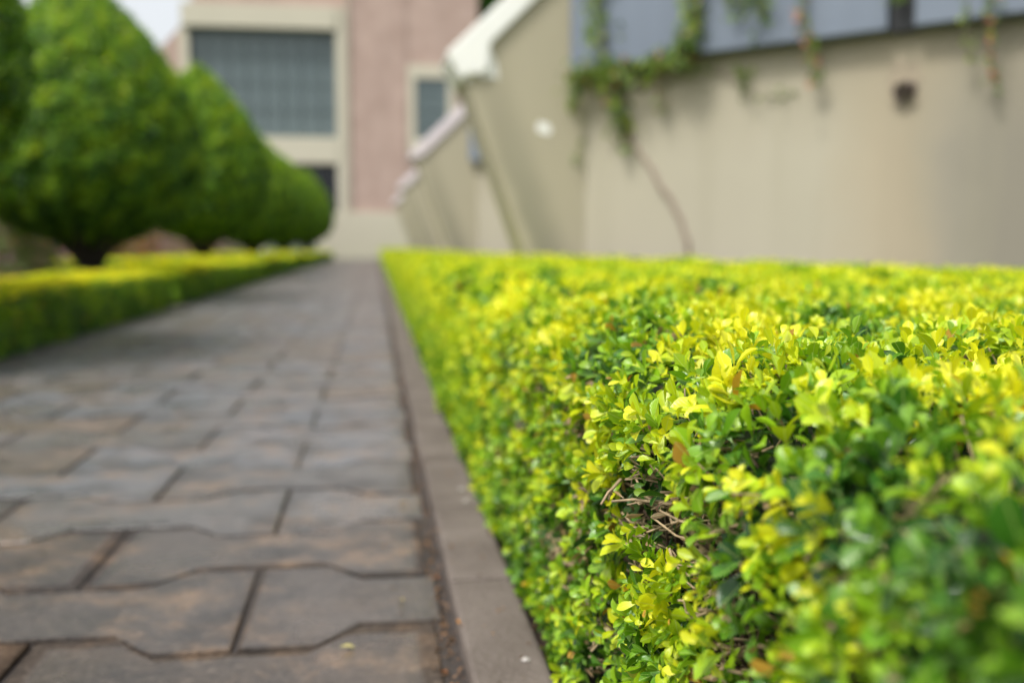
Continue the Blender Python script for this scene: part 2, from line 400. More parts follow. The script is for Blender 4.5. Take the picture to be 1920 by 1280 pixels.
# ---- the near hedge along the right of the path -----------------------------------
FX, TZ = .335, .585                         # shoot bases stand 4-5 cm inside the clipped outline
def back_edge(y): return np.where(y < 4.5, 3.3, np.where(y < 16, 3.3-(y-4.5)*.145, 1.62))
def top_z(x, y):
    e = np.clip((x-FX)/.13, 0, 1); return TZ-.06*(1-e)**2+.018*noise2(x, y, .55, 1)+.008*noise2(x, y, .16, 2)
def face_x(y, z): return FX+.014*noise2(y, z, .4, 4)+.010*noise2(y, z, .13, 5)-.012*np.clip((.2-z)/.2, 0, 1)
def top_pts(n, y0, y1, inset=0):
    y = rng.uniform(y0, y1, n); xb = back_edge(y); x = FX+(xb-FX)*rng.random(n)
    m = (x < .86*y+.55) | (x < .8); x, y = x[m], y[m]
    p = np.stack([x, y, top_z(x, y)-inset], 1)
    nr = np.stack([np.where(x < FX+.13, -.9*(1-(x-FX)/.13), 0), np.zeros_like(x), np.ones_like(x)], 1)
    return p, norm(nr)
def face_pts(n, y0, y1, inset=0):
    y = rng.uniform(y0, y1, n); z = .015+(TZ-.05)*rng.random(n)
    p = np.stack([face_x(y, z)+inset, y, z], 1)
    return p, np.tile([-1., 0, 0], (n, 1))
def green_end(p): return .17*np.clip((.90-p[:, 1]-.25*(p[:, 0]-.35))/.35, 0, 1)  # shade at the near end put into the colour as greener leaves
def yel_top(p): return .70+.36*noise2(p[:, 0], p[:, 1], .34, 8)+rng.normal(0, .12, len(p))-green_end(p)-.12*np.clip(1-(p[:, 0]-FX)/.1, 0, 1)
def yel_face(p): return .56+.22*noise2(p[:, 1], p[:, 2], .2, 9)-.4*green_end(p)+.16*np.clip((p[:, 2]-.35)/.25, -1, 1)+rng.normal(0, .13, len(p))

hedge = empty('hedge', (.3, 0, 0), label='long clipped golden green hedge in the foreground beside the paved path', cat='hedge')
hedge.location = (0, 0, 0)
near = []
# Y .25 - 2.6 full detail
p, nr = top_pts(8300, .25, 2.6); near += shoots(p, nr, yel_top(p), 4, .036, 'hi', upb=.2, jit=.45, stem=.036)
p, nr = face_pts(2000, .25, 2.6)
hole = (noise2(p[:, 1], p[:, 2], .22, 21) > .42) & (p[:, 2] > .08) & (p[:, 2] < .48)
GAPS = ((1.08, .44, .14, .05, .85), (.88, .34, .11, .055, .85), (.62, .22, .12, .08, .85), (.95, .17, .07, .04, .6), (1.4, .22, .08, .04, .5))
def in_gap(p, k=1.0):
    g = np.zeros(len(p), bool)
    for gy, gz, ry, rz, pr_ in GAPS: g |= (np.hypot((p[:, 1]-gy)/(ry*k), (p[:, 2]-gz)/(rz*k)) < 1) & (rng.random(len(p)) < pr_)
    return g
hole |= in_gap(p)
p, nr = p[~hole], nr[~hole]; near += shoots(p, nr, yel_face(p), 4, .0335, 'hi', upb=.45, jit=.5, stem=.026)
# tufts standing proud of the clipped top
p, nr = top_pts(420, .5, 2.6); p[:, 2] += .012; near += shoots(p, nr, yel_top(p)+.12, 4, .044, 'hi', upb=.3, jit=.5, stem=.042)
# older leaves just inside
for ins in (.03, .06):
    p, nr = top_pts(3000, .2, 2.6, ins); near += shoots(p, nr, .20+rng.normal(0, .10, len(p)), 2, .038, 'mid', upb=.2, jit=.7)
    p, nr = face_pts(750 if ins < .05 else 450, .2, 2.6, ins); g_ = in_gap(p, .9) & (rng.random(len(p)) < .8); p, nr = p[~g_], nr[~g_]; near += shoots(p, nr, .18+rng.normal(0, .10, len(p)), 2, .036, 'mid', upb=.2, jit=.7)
# dried and clipped scraps of leaf caught in the surface
def scraps(p, L):
    n = len(p); d = norm(rng.normal(0, 1, (n, 3))); return leaves('', p, d, norm(rng.normal(0, .8, (n, 3))+np.array([-.3, 0, .6])), L*rng.uniform(.5, 1.4, n), L*.45*rng.uniform(.6, 1.2, n), rng.uniform(-1.5, 1.5, n), rng.uniform(.2, .9, n), np.array([.34, .22, .10])*rng.uniform(.5, 1.5, (n, 1))*np.array([1, 1, 1])+rng.uniform(0, .06, (n, 3)), 'mid')
p, nr = top_pts(4200, .3, 3.2, -.006); near.append(scraps(p, .016))
p, nr = face_pts(1500, .3, 3.2, -.008); near.append(scraps(p, .017))
V, F, cc, uv = merge(near)
link('foliage', mesh_np('foliage', V, F, cc, uv, True), M['leaf_near'], hedge)
mid = []
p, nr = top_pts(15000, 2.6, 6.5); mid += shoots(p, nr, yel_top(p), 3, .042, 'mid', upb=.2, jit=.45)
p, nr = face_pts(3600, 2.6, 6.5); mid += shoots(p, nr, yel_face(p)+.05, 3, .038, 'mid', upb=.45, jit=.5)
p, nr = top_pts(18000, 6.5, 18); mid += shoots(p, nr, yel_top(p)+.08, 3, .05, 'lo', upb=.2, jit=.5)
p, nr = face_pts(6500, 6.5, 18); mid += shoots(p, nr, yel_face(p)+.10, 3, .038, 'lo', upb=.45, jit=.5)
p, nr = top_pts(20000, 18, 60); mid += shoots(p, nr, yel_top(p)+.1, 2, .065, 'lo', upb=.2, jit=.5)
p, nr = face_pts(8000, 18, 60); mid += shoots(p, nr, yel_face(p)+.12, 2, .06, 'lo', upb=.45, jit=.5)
V, F, cc, uv = merge(mid)
link('distant_foliage', mesh_np('distant_foliage', V, F, cc, uv, True), M['leaf_far'], hedge)

def tubes_np(A, B, r0, r1, k=5, wob=.006):
    """many thin three-ring sticks from A to B"""
    n = len(A); d = norm(B-A); h = norm(np.cross(d, norm(rng.normal(0, 1, (n, 3))))); g = np.cross(d, h); ring = []
    for i, t in enumerate((0, .35, .7, 1)):
        c = A+(B-A)*t+(rng.normal(0, wob, (n, 3)) if 0 < t < 1 else 0); r = r0*(1-t)+r1*t
        if i in (1, 2): r = r*rng.uniform(.85, 1.2, n)
        for j in range(k):
            a = 2*pi*j/k; ring.append(c+(h*cos(a)+g*sin(a))*r[:, None])
    V = np.stack(ring, 1).reshape(-1, 3); q = []
    for i in range(3):
        for j in range(k): q.append([i*k+j, i*k+(j+1) % k, (i+1)*k+(j+1) % k, (i+1)*k+j])
    q.append([3*k, 3*k+1, 3*k+2, 3*k+3]); q.append([3*k, 3*k+3, 3*k+4, 3*k+4])
    q = q[:-1]
    return V, ((np.arange(n)*4*k)[:, None, None]+np.array(q)[None]).reshape(-1, 4)
# clipped twig ends poking through the face, branches inside
def knots(n, fork=True):
    y = rng.uniform(.3, 3.2, n); z = rng.uniform(.06, .54, n); k = np.hypot((y-1.05)/.2, (z-.43)/.08) < 1
    tip = np.stack([face_x(y, z)-rng.uniform(-.04, .022, n)-k*.02, y, z], 1)
    root = tip+np.stack([rng.uniform(.03, .10, n), rng.normal(0, .045, n), -rng.uniform(-.03, .06, n)], 1)
    return tip, root
B, A = knots(1150); m_ = A+(B-A)*rng.uniform(.35, .7, (len(A), 1)); B3 = m_+norm(B-A+rng.normal(0, .05, A.shape))*rng.uniform(.012, .04, (len(A), 1))
A = np.concatenate([A, m_]); B = np.concatenate([B, B3]); n = len(A)
V1, F1 = tubes_np(A, B, np.concatenate([rng.uniform(.0013, .0029, n//2), np.full(n//2, .0014)]), rng.uniform(.0008, .0017, n), wob=.004)
n = 1100; x = rng.uniform(.36, 1.8, n); y = rng.uniform(.4, 3.2, n); B = np.stack([x, y, top_z(x, y)+rng.uniform(-.02, .025, n)], 1); A = B-np.stack([rng.normal(0, .02, n), rng.normal(0, .02, n), rng.uniform(.05, .1, n)], 1)
V2, F2 = tubes_np(A, B, rng.uniform(.0014, .0024, n), rng.uniform(.0009, .0014, n))
link('twigs', mesh_np('twigs', np.concatenate([V1, V2]), np.concatenate([F1, F2+len(V1)]), smooth=True), M['twig'], hedge)
n = 2600; y = rng.uniform(.2, 4, n); A = np.stack([rng.uniform(.40, .55, n), y, rng.uniform(0, .35, n)], 1)
B = np.stack([rng.uniform(.345, .42, n), y+rng.normal(0, .07, n), np.minimum(A[:, 2]+rng.uniform(.02, .22, n), .55)], 1)
V1, F1 = tubes_np(A, B, rng.uniform(.002, .005, n), rng.uniform(.001, .002, n), wob=.012)
n = 90; y = rng.uniform(.2, 5, n); A = np.stack([rng.uniform(.39, .5, n), y, np.full(n, -.02)], 1); B = A+np.stack([rng.uniform(-.01, .08, n), rng.normal(0, .08, n), rng.uniform(.25, .45, n)], 1)
V2, F2 = tubes_np(A, B, rng.uniform(.006, .012, n), rng.uniform(.003, .005, n), wob=.008)
link('branches', mesh_np('branches', np.concatenate([V1, V2]), np.concatenate([F1, F2+len(V1)]), smooth=True), M['wood_dark'], hedge)
# dark solid core added inside the hedge to block light through it
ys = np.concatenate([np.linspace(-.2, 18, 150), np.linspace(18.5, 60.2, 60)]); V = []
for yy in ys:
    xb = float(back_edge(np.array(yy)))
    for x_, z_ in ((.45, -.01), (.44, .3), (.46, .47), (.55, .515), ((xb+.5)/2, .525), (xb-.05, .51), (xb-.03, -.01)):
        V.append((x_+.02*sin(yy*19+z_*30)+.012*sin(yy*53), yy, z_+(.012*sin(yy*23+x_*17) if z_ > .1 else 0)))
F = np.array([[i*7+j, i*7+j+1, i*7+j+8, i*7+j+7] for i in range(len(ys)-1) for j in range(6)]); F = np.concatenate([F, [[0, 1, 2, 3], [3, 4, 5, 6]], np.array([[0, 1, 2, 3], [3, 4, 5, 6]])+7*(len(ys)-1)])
link('light_block_core', mesh_np('light_block_core', np.array(V), F, smooth=True), M['core'], hedge)

# ---- clipped hedges on the far side of the path -----------------------------------
def box_hedge(label, x0, x1, y0, y1, h, dens, Ls, step_y, far=.0, group=None):
    root = empty('hedge', ((x0+x1)/2, (y0+y1)/2, 0), label=label, cat='hedge', group=group)
    lx, ly = (x1-x0)/2, (y1-y0)/2; parts = []
    def put(p, nr, v): parts.extend(shoots(p, nr, v, 2, Ls, 'lo', upb=.2, jit=.55, stem=.02))
    n = int(dens*4*lx*ly); p = np.stack([rng.uniform(-lx, lx, n), rng.uniform(-ly, ly, n), np.full(n, h)], 1)
    p[:, 2] += -.03+.015*noise2(p[:, 0], p[:, 1], .6, 31)-.03*np.clip((np.abs(p[:, 0])-lx+.06)/.06, 0, 1)
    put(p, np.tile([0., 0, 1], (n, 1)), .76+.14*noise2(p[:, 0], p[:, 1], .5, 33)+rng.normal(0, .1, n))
    for s in (1, -1):
        n = int(dens*2*ly*h*(1 if s > 0 else .5)); p = np.stack([np.full(n, s*(lx-.03)), rng.uniform(-ly, ly, n), rng.uniform(.02, h-.03, n)], 1)
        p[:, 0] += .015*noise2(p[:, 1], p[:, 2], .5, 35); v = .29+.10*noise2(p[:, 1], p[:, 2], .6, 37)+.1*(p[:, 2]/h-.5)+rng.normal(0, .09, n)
        put(p, np.tile([float(s), 0, 0], (n, 1)), v)
        n = int(dens*2*lx*h); p = np.stack([rng.uniform(-lx, lx, n), np.full(n, s*(ly-.03)), rng.uniform(.02, h-.03, n)], 1)
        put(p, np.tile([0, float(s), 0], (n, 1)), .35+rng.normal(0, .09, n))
    V, F, cc, uv = merge(parts); cc = cc*np.array([1.35, 1.15, .9]); link('foliage', mesh_np('foliage', V, F, cc, uv, True), M['leaf_far'], root)
    MB().box(-lx+.09, lx-.09, -ly+.09, ly-.09, -.01, h-.09).build('light_block_core', M['core'], root, bevel=.03)  # dark box added to stop light passing through the hedge
    return root
box_hedge('nearer clipped hedge across the path at the left edge, ending in a dark gap', -3.45, -2.42, 2.0, 12.3, .47, 1500, .034, 0)
box_hedge('long clipped hedge across the path, from the dark gap back to the cream plinth', -3.35, -2.45, 12.85, 59.5, .47, 700, .055, 0)
box_hedge('broad yellow clipped planting block behind the long hedge among the domed trees', -5.6, -3.5, 17.5, 50, .50, 420, .065, 0)

# ---------------------------------------------------------------- domed topiary trees
PROF = [(.78, .28), (.95, .74), (1.15, 1.1), (1.4, 1.35), (1.8, 1.52), (2.25, 1.5), (2.7, 1.35), (3.1, 1.15), (3.45, .88), (3.75, .62), (4.04, .34), (4.24, .12), (4.32, .02)]
pz = np.array([a for a, b in PROF]); pr = np.array([b for a, b in PROF])
def crown_mesh(n, Lf, seed):
    r = np.random.default_rng(seed)
    # pick heights with area weighting
    zz = np.linspace(.78, 4.32, 600); rr = np.interp(zz, pz, pr); dr = np.gradient(rr, zz); wgt = rr*np.sqrt(1+dr**2)+.02; cdf = np.cumsum(wgt)/wgt.sum()
    z = np.interp(r.random(n), cdf, zz); a = r.uniform(0, 2*pi, n); R = np.interp(z, pz, pr); sl = np.interp(z, zz, dr)
    nr = norm(np.stack([np.cos(a), np.sin(a), -sl], 1)); lump = .035*noise2(a*1.6, z, .7, seed)+.03*noise2(a*1.6, z, .25, seed+1)
    depth = r.exponential(.05, n).clip(0, .25)
    p = np.stack([np.cos(a)*R, np.sin(a)*R, z], 1)+nr*(lump-depth)[:, None]; st = r.random(n) < .02; p[st] += nr[st]*r.uniform(.02, .10, (st.sum(), 1))
    v = .34+.15*noise2(a*1.6, z, .5, seed+2)-.01+.10*(z-2.2)/2.+r.normal(0, .08, n)  # paler with height: light on the crown top put into leaf colour
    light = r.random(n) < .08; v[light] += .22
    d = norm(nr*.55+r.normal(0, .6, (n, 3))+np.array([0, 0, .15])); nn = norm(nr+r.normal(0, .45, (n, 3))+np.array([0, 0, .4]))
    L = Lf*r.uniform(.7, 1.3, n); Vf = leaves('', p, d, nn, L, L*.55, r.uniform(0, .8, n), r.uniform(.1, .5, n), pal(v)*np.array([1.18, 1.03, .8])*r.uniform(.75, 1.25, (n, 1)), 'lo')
    return mesh_np('crown', *Vf, True)
def core_mesh():  # closed dark shell added inside the crown to block light
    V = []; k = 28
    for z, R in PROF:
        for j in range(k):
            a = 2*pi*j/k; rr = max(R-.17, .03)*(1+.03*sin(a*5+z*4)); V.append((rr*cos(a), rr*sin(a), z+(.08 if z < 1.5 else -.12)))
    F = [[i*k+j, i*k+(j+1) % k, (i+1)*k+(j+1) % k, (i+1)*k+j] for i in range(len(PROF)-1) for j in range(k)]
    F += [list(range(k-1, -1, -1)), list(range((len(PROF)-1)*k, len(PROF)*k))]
    return mesh_np('light_block_core', V, F, smooth=True)
def limbs():
    m = MB(); r = random.Random(9)
    m.tube([(0, 0, -.05), (.01, .01, .2), (-.01, .02, .5), (0, 0, .9), (0, .02, 1.5)], [.22, .17, .155, .15, .1], 14)
    for i in range(11):
        a = 2*pi*i/11+r.uniform(-.2, .2); t = r.uniform(.9, 1.25)
        m.tube([(0, 0, .35+.05*r.random()), (.22*cos(a), .22*sin(a), .68), (.62*t*cos(a), .62*t*sin(a), 1.02), (1.0*t*cos(a+.1), 1.0*t*sin(a+.1), 1.5)], [.075, .06, .045, .03], 8)
    return m
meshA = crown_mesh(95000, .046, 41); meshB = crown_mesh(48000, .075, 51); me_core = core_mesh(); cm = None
TG = 'domed topiary trees along the path'
tl = [(-3.78, 6.9, 1.0, 'A', 'nearest domed topiary tree, dark leafy crown cut off by the left edge of the picture'),
      (-3.78, 14.0, 1.0, 'A', 'largest domed topiary tree in full view with thick dark trunk behind the short hedge'),
      (-4.0, 24.2, 1.14, 'B', 'third domed topiary tree from the left, its pointed top in front of the big window'),
      (-3.95, 33.5, 1.05, 'B', 'fourth domed topiary tree from the left, half hidden between larger and smaller crowns'),
      (-3.95, 44.5, 1.08, 'B', 'fifth domed topiary tree from the left, beside the small white post'),
      (-3.95, 59.0, 1.2, 'B', 'farthest domed topiary tree, rightmost of the row against the cream facade')]
trunk_me = None
for i, (x, y, s, k, lab) in enumerate(tl):
    t = empty('topiary_tree', (x, y, 0), label=lab, cat='tree', group=TG); k_ = 1+.03*sin(i*2.3); t.scale = (s**.4*k_, s**.4*(2-k_), s); t.rotation_euler = (0, 0, i*1.3)
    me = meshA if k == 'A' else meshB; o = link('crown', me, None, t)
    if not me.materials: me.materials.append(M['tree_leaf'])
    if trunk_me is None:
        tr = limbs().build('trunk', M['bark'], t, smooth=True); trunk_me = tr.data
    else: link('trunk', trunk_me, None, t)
    o = link('light_block_core', me_core, None, t)
    if not me_core.materials: me_core.materials.append(M['core'])

# ---------------------------------------------------------------- flower bushes behind the left hedge
def bush(x, y, R, h, leafv, petals, seed, label, dens=3200):
    root = empty('flowering_bush', (x, y, 0), label=label, cat='bush', group='flowering bushes behind the left hedges')
    r = np.random.default_rng(seed); n = int(dens*R*h)
    a = r.uniform(0, 2*pi, n); u = r.random(n); z = h*(u**.8); rad = R*np.sqrt(np.clip(1-(z/h)**2.2, 0, 1))*(.55+.5*r.random(n))+.16*noise2(a*1.5, z, .5, seed); z = z*(1+.16*noise2(a*1.5, z, .9, seed+5))
    p = np.stack([np.cos(a)*rad, np.sin(a)*rad, z], 1); nr = norm(np.stack([np.cos(a), np.sin(a), z/h*1.4], 1))
    d = norm(nr+r.normal(0, .5, (n, 3))+np.array([0, 0, .4])); base = np.array(leafv); c = base*r.uniform(.9, 2.1, (n, 1)); L = r.uniform(.07, .13, n)
    link('leaves', mesh_np('leaves', *leaves('', p, d, nr, L, L*.35, r.uniform(0, 1, n), r.uniform(.1, .5, n), c, 'lo'), True), M['leaf_far'], root)
    if petals:
        m = int(n*.26); q = r.integers(0, n, m); pc = np.array(petals)[r.integers(0, len(petals), m)]*r.uniform(.7, 1.1, (m, 1))
        L = r.uniform(.05, .09, m); pp = p[q]*1.06; pp[:, 2] += .03
        link('blossom', mesh_np('blossom', *leaves('', pp, norm(nr[q]+r.normal(0, .7, (m, 3))), nr[q], L, L*.8, r.uniform(0, .6, m), r.uniform(.1, .4, m), pc, 'lo'), True), M['leaf_far'], root, kind='stuff')
    s = MB()
    for j in range(9):
        b = 2*pi*j/9; s.tube([(.05*cos(b), .05*sin(b), -.03), (.3*R*cos(b), .3*R*sin(b), h*.4), (.6*R*cos(b+.2), .6*R*sin(b+.2), h*.75)], [.02, .014, .006], 6)
    s.build('stems', M['wood_dark'], root)
PI_, OR, PU = (.58, .32, .36), (.90, .26, .04), (.40, .27, .42)
bush(-6.0, 13.0, 1.3, 1.25, (.25, .26, .11), [PI_, PU], 61, 'dusty pink flowering bush at the left edge above the short hedge')
bush(-5.3, 14.6, 1.0, 1.2, (.20, .26, .10), [PU, PI_], 62, 'purple tinged flowering bush just left of the thick dark trunk')
bush(-6.5, 17.6, 1.1, 1.35, (.22, .16, .10), [OR, PI_], 63, 'brownish bush with one orange bloom beside the left side of the thick trunk')
bush(-5.5, 21.6, .85, 1.45, (.24, .19, .10), [OR, OR, PI_], 64, 'bush topped with bright orange flowers just right of the thick dark trunk')
bush(-6.1, 25.2, 1.0, 1.35, (.23, .17, .11), [OR, PU], 65, 'tan leaved bush with sparse orange blooms behind the orange flowered one')
bush(-6.3, 30, 1.1, 1.25, (.24, .19, .13), [PI_, PU], 66, 'low mauve flowering bush between second and third tree trunks')
bush(-6.3, 35, 1.2, 1.2, (.24, .19, .12), [PI_], 67, 'low pink flowering bush left of the third tree trunk')
bush(-6.3, 41, 1.3, 1.1, (.16, .15, .08), [PU], 68, 'pale straw coloured bush right of the third tree trunk')

post = empty('garden_post', (-4.17, 38, 0), label='small white post standing in the bed between two domed trees', cat='post')
MB().tube([(0, 0, -.05), (0, 0, 1.0)], [.17, .15], 16).build('shaft', M['post'], post, bevel=0)
MB().tube([(0, 0, 1.0), (0, 0, 1.06), (0, 0, 1.14)], [.2, .2, .08], 16).build('cap', M['post'], post)

# tall screen of dark shrubs far behind the left bed
def mass(name, x0, x1, y0, y1, h, n, L, v, seed, **k):
    r = np.random.default_rng(seed); x = r.uniform(x0, x1, n); y = r.uniform(y0, y1, n); hh = h*(1+.12*noise2(x, y, 4, seed)); z = hh*r.random(n)**.5
    p = np.stack([x, y, z], 1); d = norm(r.normal(0, 1, (n, 3))+np.array([.6, -.2, .3])); nn = norm(r.normal(0, .5, (n, 3))+np.array([.6, -.4, .8])); LL = L*r.uniform(.7, 1.4, n)
    o = link(name, mesh_np(name, *leaves('', p, d, nn, LL, LL*.6, r.uniform(0, .8, n), r.uniform(.1, .5, n), pal(v+r.normal(0, .08, n))*r.uniform(.6, 1, (n, 1)), 'lo'), True), M['tree_leaf']); tag(o, **k); return o
mass('shrub_screen', -10.5, -8.6, 5, 58, 3.2, 30000, .22, .20, 71, kind='stuff', label='dark mass of shrubs beyond the flower bed', cat='shrubs')
mass('tree_mass', 5.5, 11, 67.5, 70, 17.5, 9000, .5, .25, 73, kind='stuff', label='dark green tree mass behind the pink building', cat='foliage')  # trees standing beyond the far building

# ---------------------------------------------------------------- far building
B = empty('office_building', (0, 64, 0), label='pink and cream building with tall gridded window closing the end of the path', cat='building')
def bb(name, mat, *boxes, bevel=0, **k):
    m = MB()
    for x0, x1, y0, y1, z0, z1 in boxes: m.box(x0, x1, y0, y1, z0, z1)
    return m.build(name, M[mat], B, bevel=bevel, **k)
bb('pink_wall', 'pink', (-1.7, 2.07, .0, 8, 2.9, 18), (2.07, 6.6, .08, 8, 2.9, 18), label='pink pebble dashed wall')
bb('plinth', 'cream', (-3.6, 6.8, -.25, 8, -.1, 2.9))
bb('column', 'cream', (-2.26, -1.70, -.12, 6, 2.9, 15.4))
bb('column', 'cream', (-11.6, -11.08, .0, 6, 2.9, 14.05))
bb('top_beam', 'cream', (-11.45, -2.26, -.25, 6, 14.05, 15.42))
bb('sill_band', 'cream', (-11.08, -2.26, -.18, 1.2, 5.9, 7.5))
bb('upper_wall', 'pink', (-10.9, -1.7, .5, 7, 15.42, 18))
MB().prism_y([(-22, -.1), (-11.6, -.1), (-11.6, 14.0), (-12.64, 12.86), (-22, 2.9)], .2, 8).build('gable_wall', M['pink'], B, label='sloping pink side wall')
wn = bb('window', 'glass', (-11.08, -2.26, .55, .7, 7.5, 14.05))
m = MB()
for i in range(1, 8): m.box(-11.08+i*1.1-.04, -11.08+i*1.1+.04, .47, .547, 7.5, 14.05)
for z in (9.15, 10.8, 12.4): m.box(-11.08, -2.26, .49, .52, z-.03, z+.03)
m.build('mullions', M['mullion'], wn)
m = MB(); m.box(-11.08, -2.26, .3, .54, 13.85, 14.045); m.box(-11.078, -10.93, .3, .54, 7.5, 13.85); m.box(-2.42, -2.262, .3, .54, 7.5, 13.85); m.build('frame', M['mullion'], wn)
wl = bb('window', 'dark_glass', (-11.08, -2.26, .55, .7, 2.0, 5.9), label='dark lower window')
m = MB()
for i in range(1, 6): m.box(-11.08+i*1.5-.04, -11.08+i*1.5+.04, .47, .547, 2.0, 5.9)
m.build('mullions', M['mullion'], wl)
ws = bb('window', 'glass', (2.62, 4.67, .05, .2, 7.5, 11.25), label='small narrow window')
m = MB(); m.box(2.16, 5.1, -.12, .05, 11.25, 12.05); m.box(2.16, 2.62, -.12, .05, 6.6, 11.25); m.box(4.67, 5.1, -.12, .05, 6.6, 11.25); m.box(2.62, 4.67, -.12, .05, 6.6, 7.5)
m.build('frame', M['cream'], ws)
m = MB()
for z in (8.4, 9.3, 10.3): m.box(2.62, 4.67, .0, .045, z-.03, z+.03)
m.box(3.6, 3.68, .0, .045, 7.5, 11.25); m.build('mullions', M['mullion'], ws)
bb('drain_pipe', 'cream', (-1.62, -1.5, -.14, -.01, 2.9, 18))

# ---------------------------------------------------------------- terrace building with leaning fins, zigzag plan
T = empty('terrace_building', (2.6, 13, 0), label='long tan rendered building with leaning fins and blue grey planter panels on the right', cat='building')
T.location = (0, 0, 0)
S2 = 2**-.5
for n, Y in enumerate((13., 27., 41., 55.)):
    x0, y0 = 2.74, Y+.02       # wall starts here and comes forward at 45 degrees
    Ln = 9.8
    q = lambda s, o, x0=x0, y0=y0: (x0+s*S2+o*S2, y0-s*S2+o*S2)
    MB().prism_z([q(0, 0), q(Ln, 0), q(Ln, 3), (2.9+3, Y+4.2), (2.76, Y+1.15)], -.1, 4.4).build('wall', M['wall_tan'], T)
    f = MB(); f.prism_y([(2.19, -.05), (1.20, 2.80), (1.03, 3.12), (2.755, 4.76), (2.755, -.05)], 0, 1.1)
    fo = f.build('fin', M['fin'], T, bevel=0); fo.location = (0, Y, 0)
    nose = [(1.50, 3.335), (1.47, 3.02), (1.36, 2.93), (1.24, 2.95), (1.125, 2.88), (1.00, 3.08)] if n == 0 else [(1.30, 3.15), (1.00, 3.05)]
    c = MB(); c.prism_y([(.935, 3.20), (2.80, 4.985), (2.80, 4.60)]+nose, -.07, 1.17)
    co = c.build('cap', M['cap_white'] if n == 0 else M['cap_old'], fo, bevel=.02)
    # blue grey planter panels along the wall top, with a dark slot between the two
    for s0, s1 in ((.02, 4.02), (4.30, 9.9)):
        MB().prism_z([q(s0-.1, -.22), q(s1-.1, -.22), q(s1-.1, -.004), q(s0-.1, -.004)], 3.02, 4.55).build('planter_panel', M['blue'], T, bevel=.012)
    MB().prism_z([q(3.925, -.13), q(4.195, -.13), q(4.195, -.004), q(3.925, -.004)], 3.0, 4.5).build('downpipe_slot', M['black'], T)
# flaking white paint on the first fin's nose
def blob(pts_c, r, n, y, seed, sx=1, sz=1):
    rr = random.Random(seed); v = []
    for i in range(n):
        a = 2*pi*i/n; k = r*(1+rr.uniform(-.22, .22)); v.append((pts_c[0]+k*sx*cos(a), y, pts_c[1]+k*sz*sin(a)))
    return v
fin1 = [o for o in T.children if o.name.startswith('fin')][0]
m = MB(); m.add([(1.04, -.004, 3.11), (1.195, -.004, 2.83), (1.22, -.004, 2.86), (1.30, -.004, 2.97), (1.42, -.004, 2.90), (1.52, -.004, 2.93), (1.60, -.004, 2.89), (1.58, -.004, 3.06), (1.52, -.004, 3.22), (1.49, -.004, 3.30), (1.3, -.004, 3.2), (1.2, -.004, 3.12)], [list(range(12))])
m.build('flaked_paint', M['cap_white'], fin1)
m = MB(); v = blob((2.20, 2.28), .085, 18, -.004, 4, 1.15, .95); m.add(v, [list(range(len(v)))]); m.build('paint_spot', M['cap_white'], fin1)

# wall point: s metres along the first wall from its left corner, o metres in front of it
def wp(s, z, o=.0): return (2.74+s*S2-o*S2, 13.02-s*S2-o*S2, z)
# broken drain spout with rust below
sp = empty('drain_spout', wp(4.07, 2.40), label='broken dark drain spout sticking out of the tan wall below the panel gap', cat='drain')
m = MB(); c0 = np.array([0, 0, 0.]); dr = np.array([-S2, -S2, -.12]); k = 14; R0 = .12
rings = []
rr = random.Random(2)
for t_, R in ((-.02, .15), (.03, .14), (.10, .125), (.16, .12)):
    for j in range(k):
        a = 2*pi*j/k; off = np.array([S2, -S2, 0])*cos(a)*R*1.25+np.array([0, 0, 1])*sin(a)*R
        rings.append(dr*(t_+(rr.uniform(-.04, .03) if t_ > .12 else 0))+off)
for t_, R in ((.15, .09), (-.01, .08)):
    for j in range(k):
        a = 2*pi*j/k; rings.append(dr*t_+np.array([S2, -S2, 0])*cos(a)*R*1.25+np.array([0, 0, 1])*sin(a)*R)
rings = [p_*.68 for p_ in rings]
m.add(rings, [[i*k+j, i*k+(j+1) % k, (i+1)*k+(j+1) % k, (i+1)*k+j] for i in range(5) for j in range(k)]+[list(range(5*k, 6*k))])
m.build('spout', M['clay'], sp, smooth=True)
m = MB(); v = []
for a_, b_ in ((-.13, .30), (-.05, .36), (.03, .27), (.12, .33), (.18, .12), (.13, -.02), (.17, -.16), (.06, -.25), (-.04, -.18), (-.13, -.22), (-.16, -.03), (-.19, .1)):
    v.append((a_*S2-.003*S2, -a_*S2-.003*S2, b_))
m.add(v, [list(range(12))]); m.build('rust_patch', simple('rust_stain', (.34, .285, .205), .9, .7, 9, .3, 60), sp)

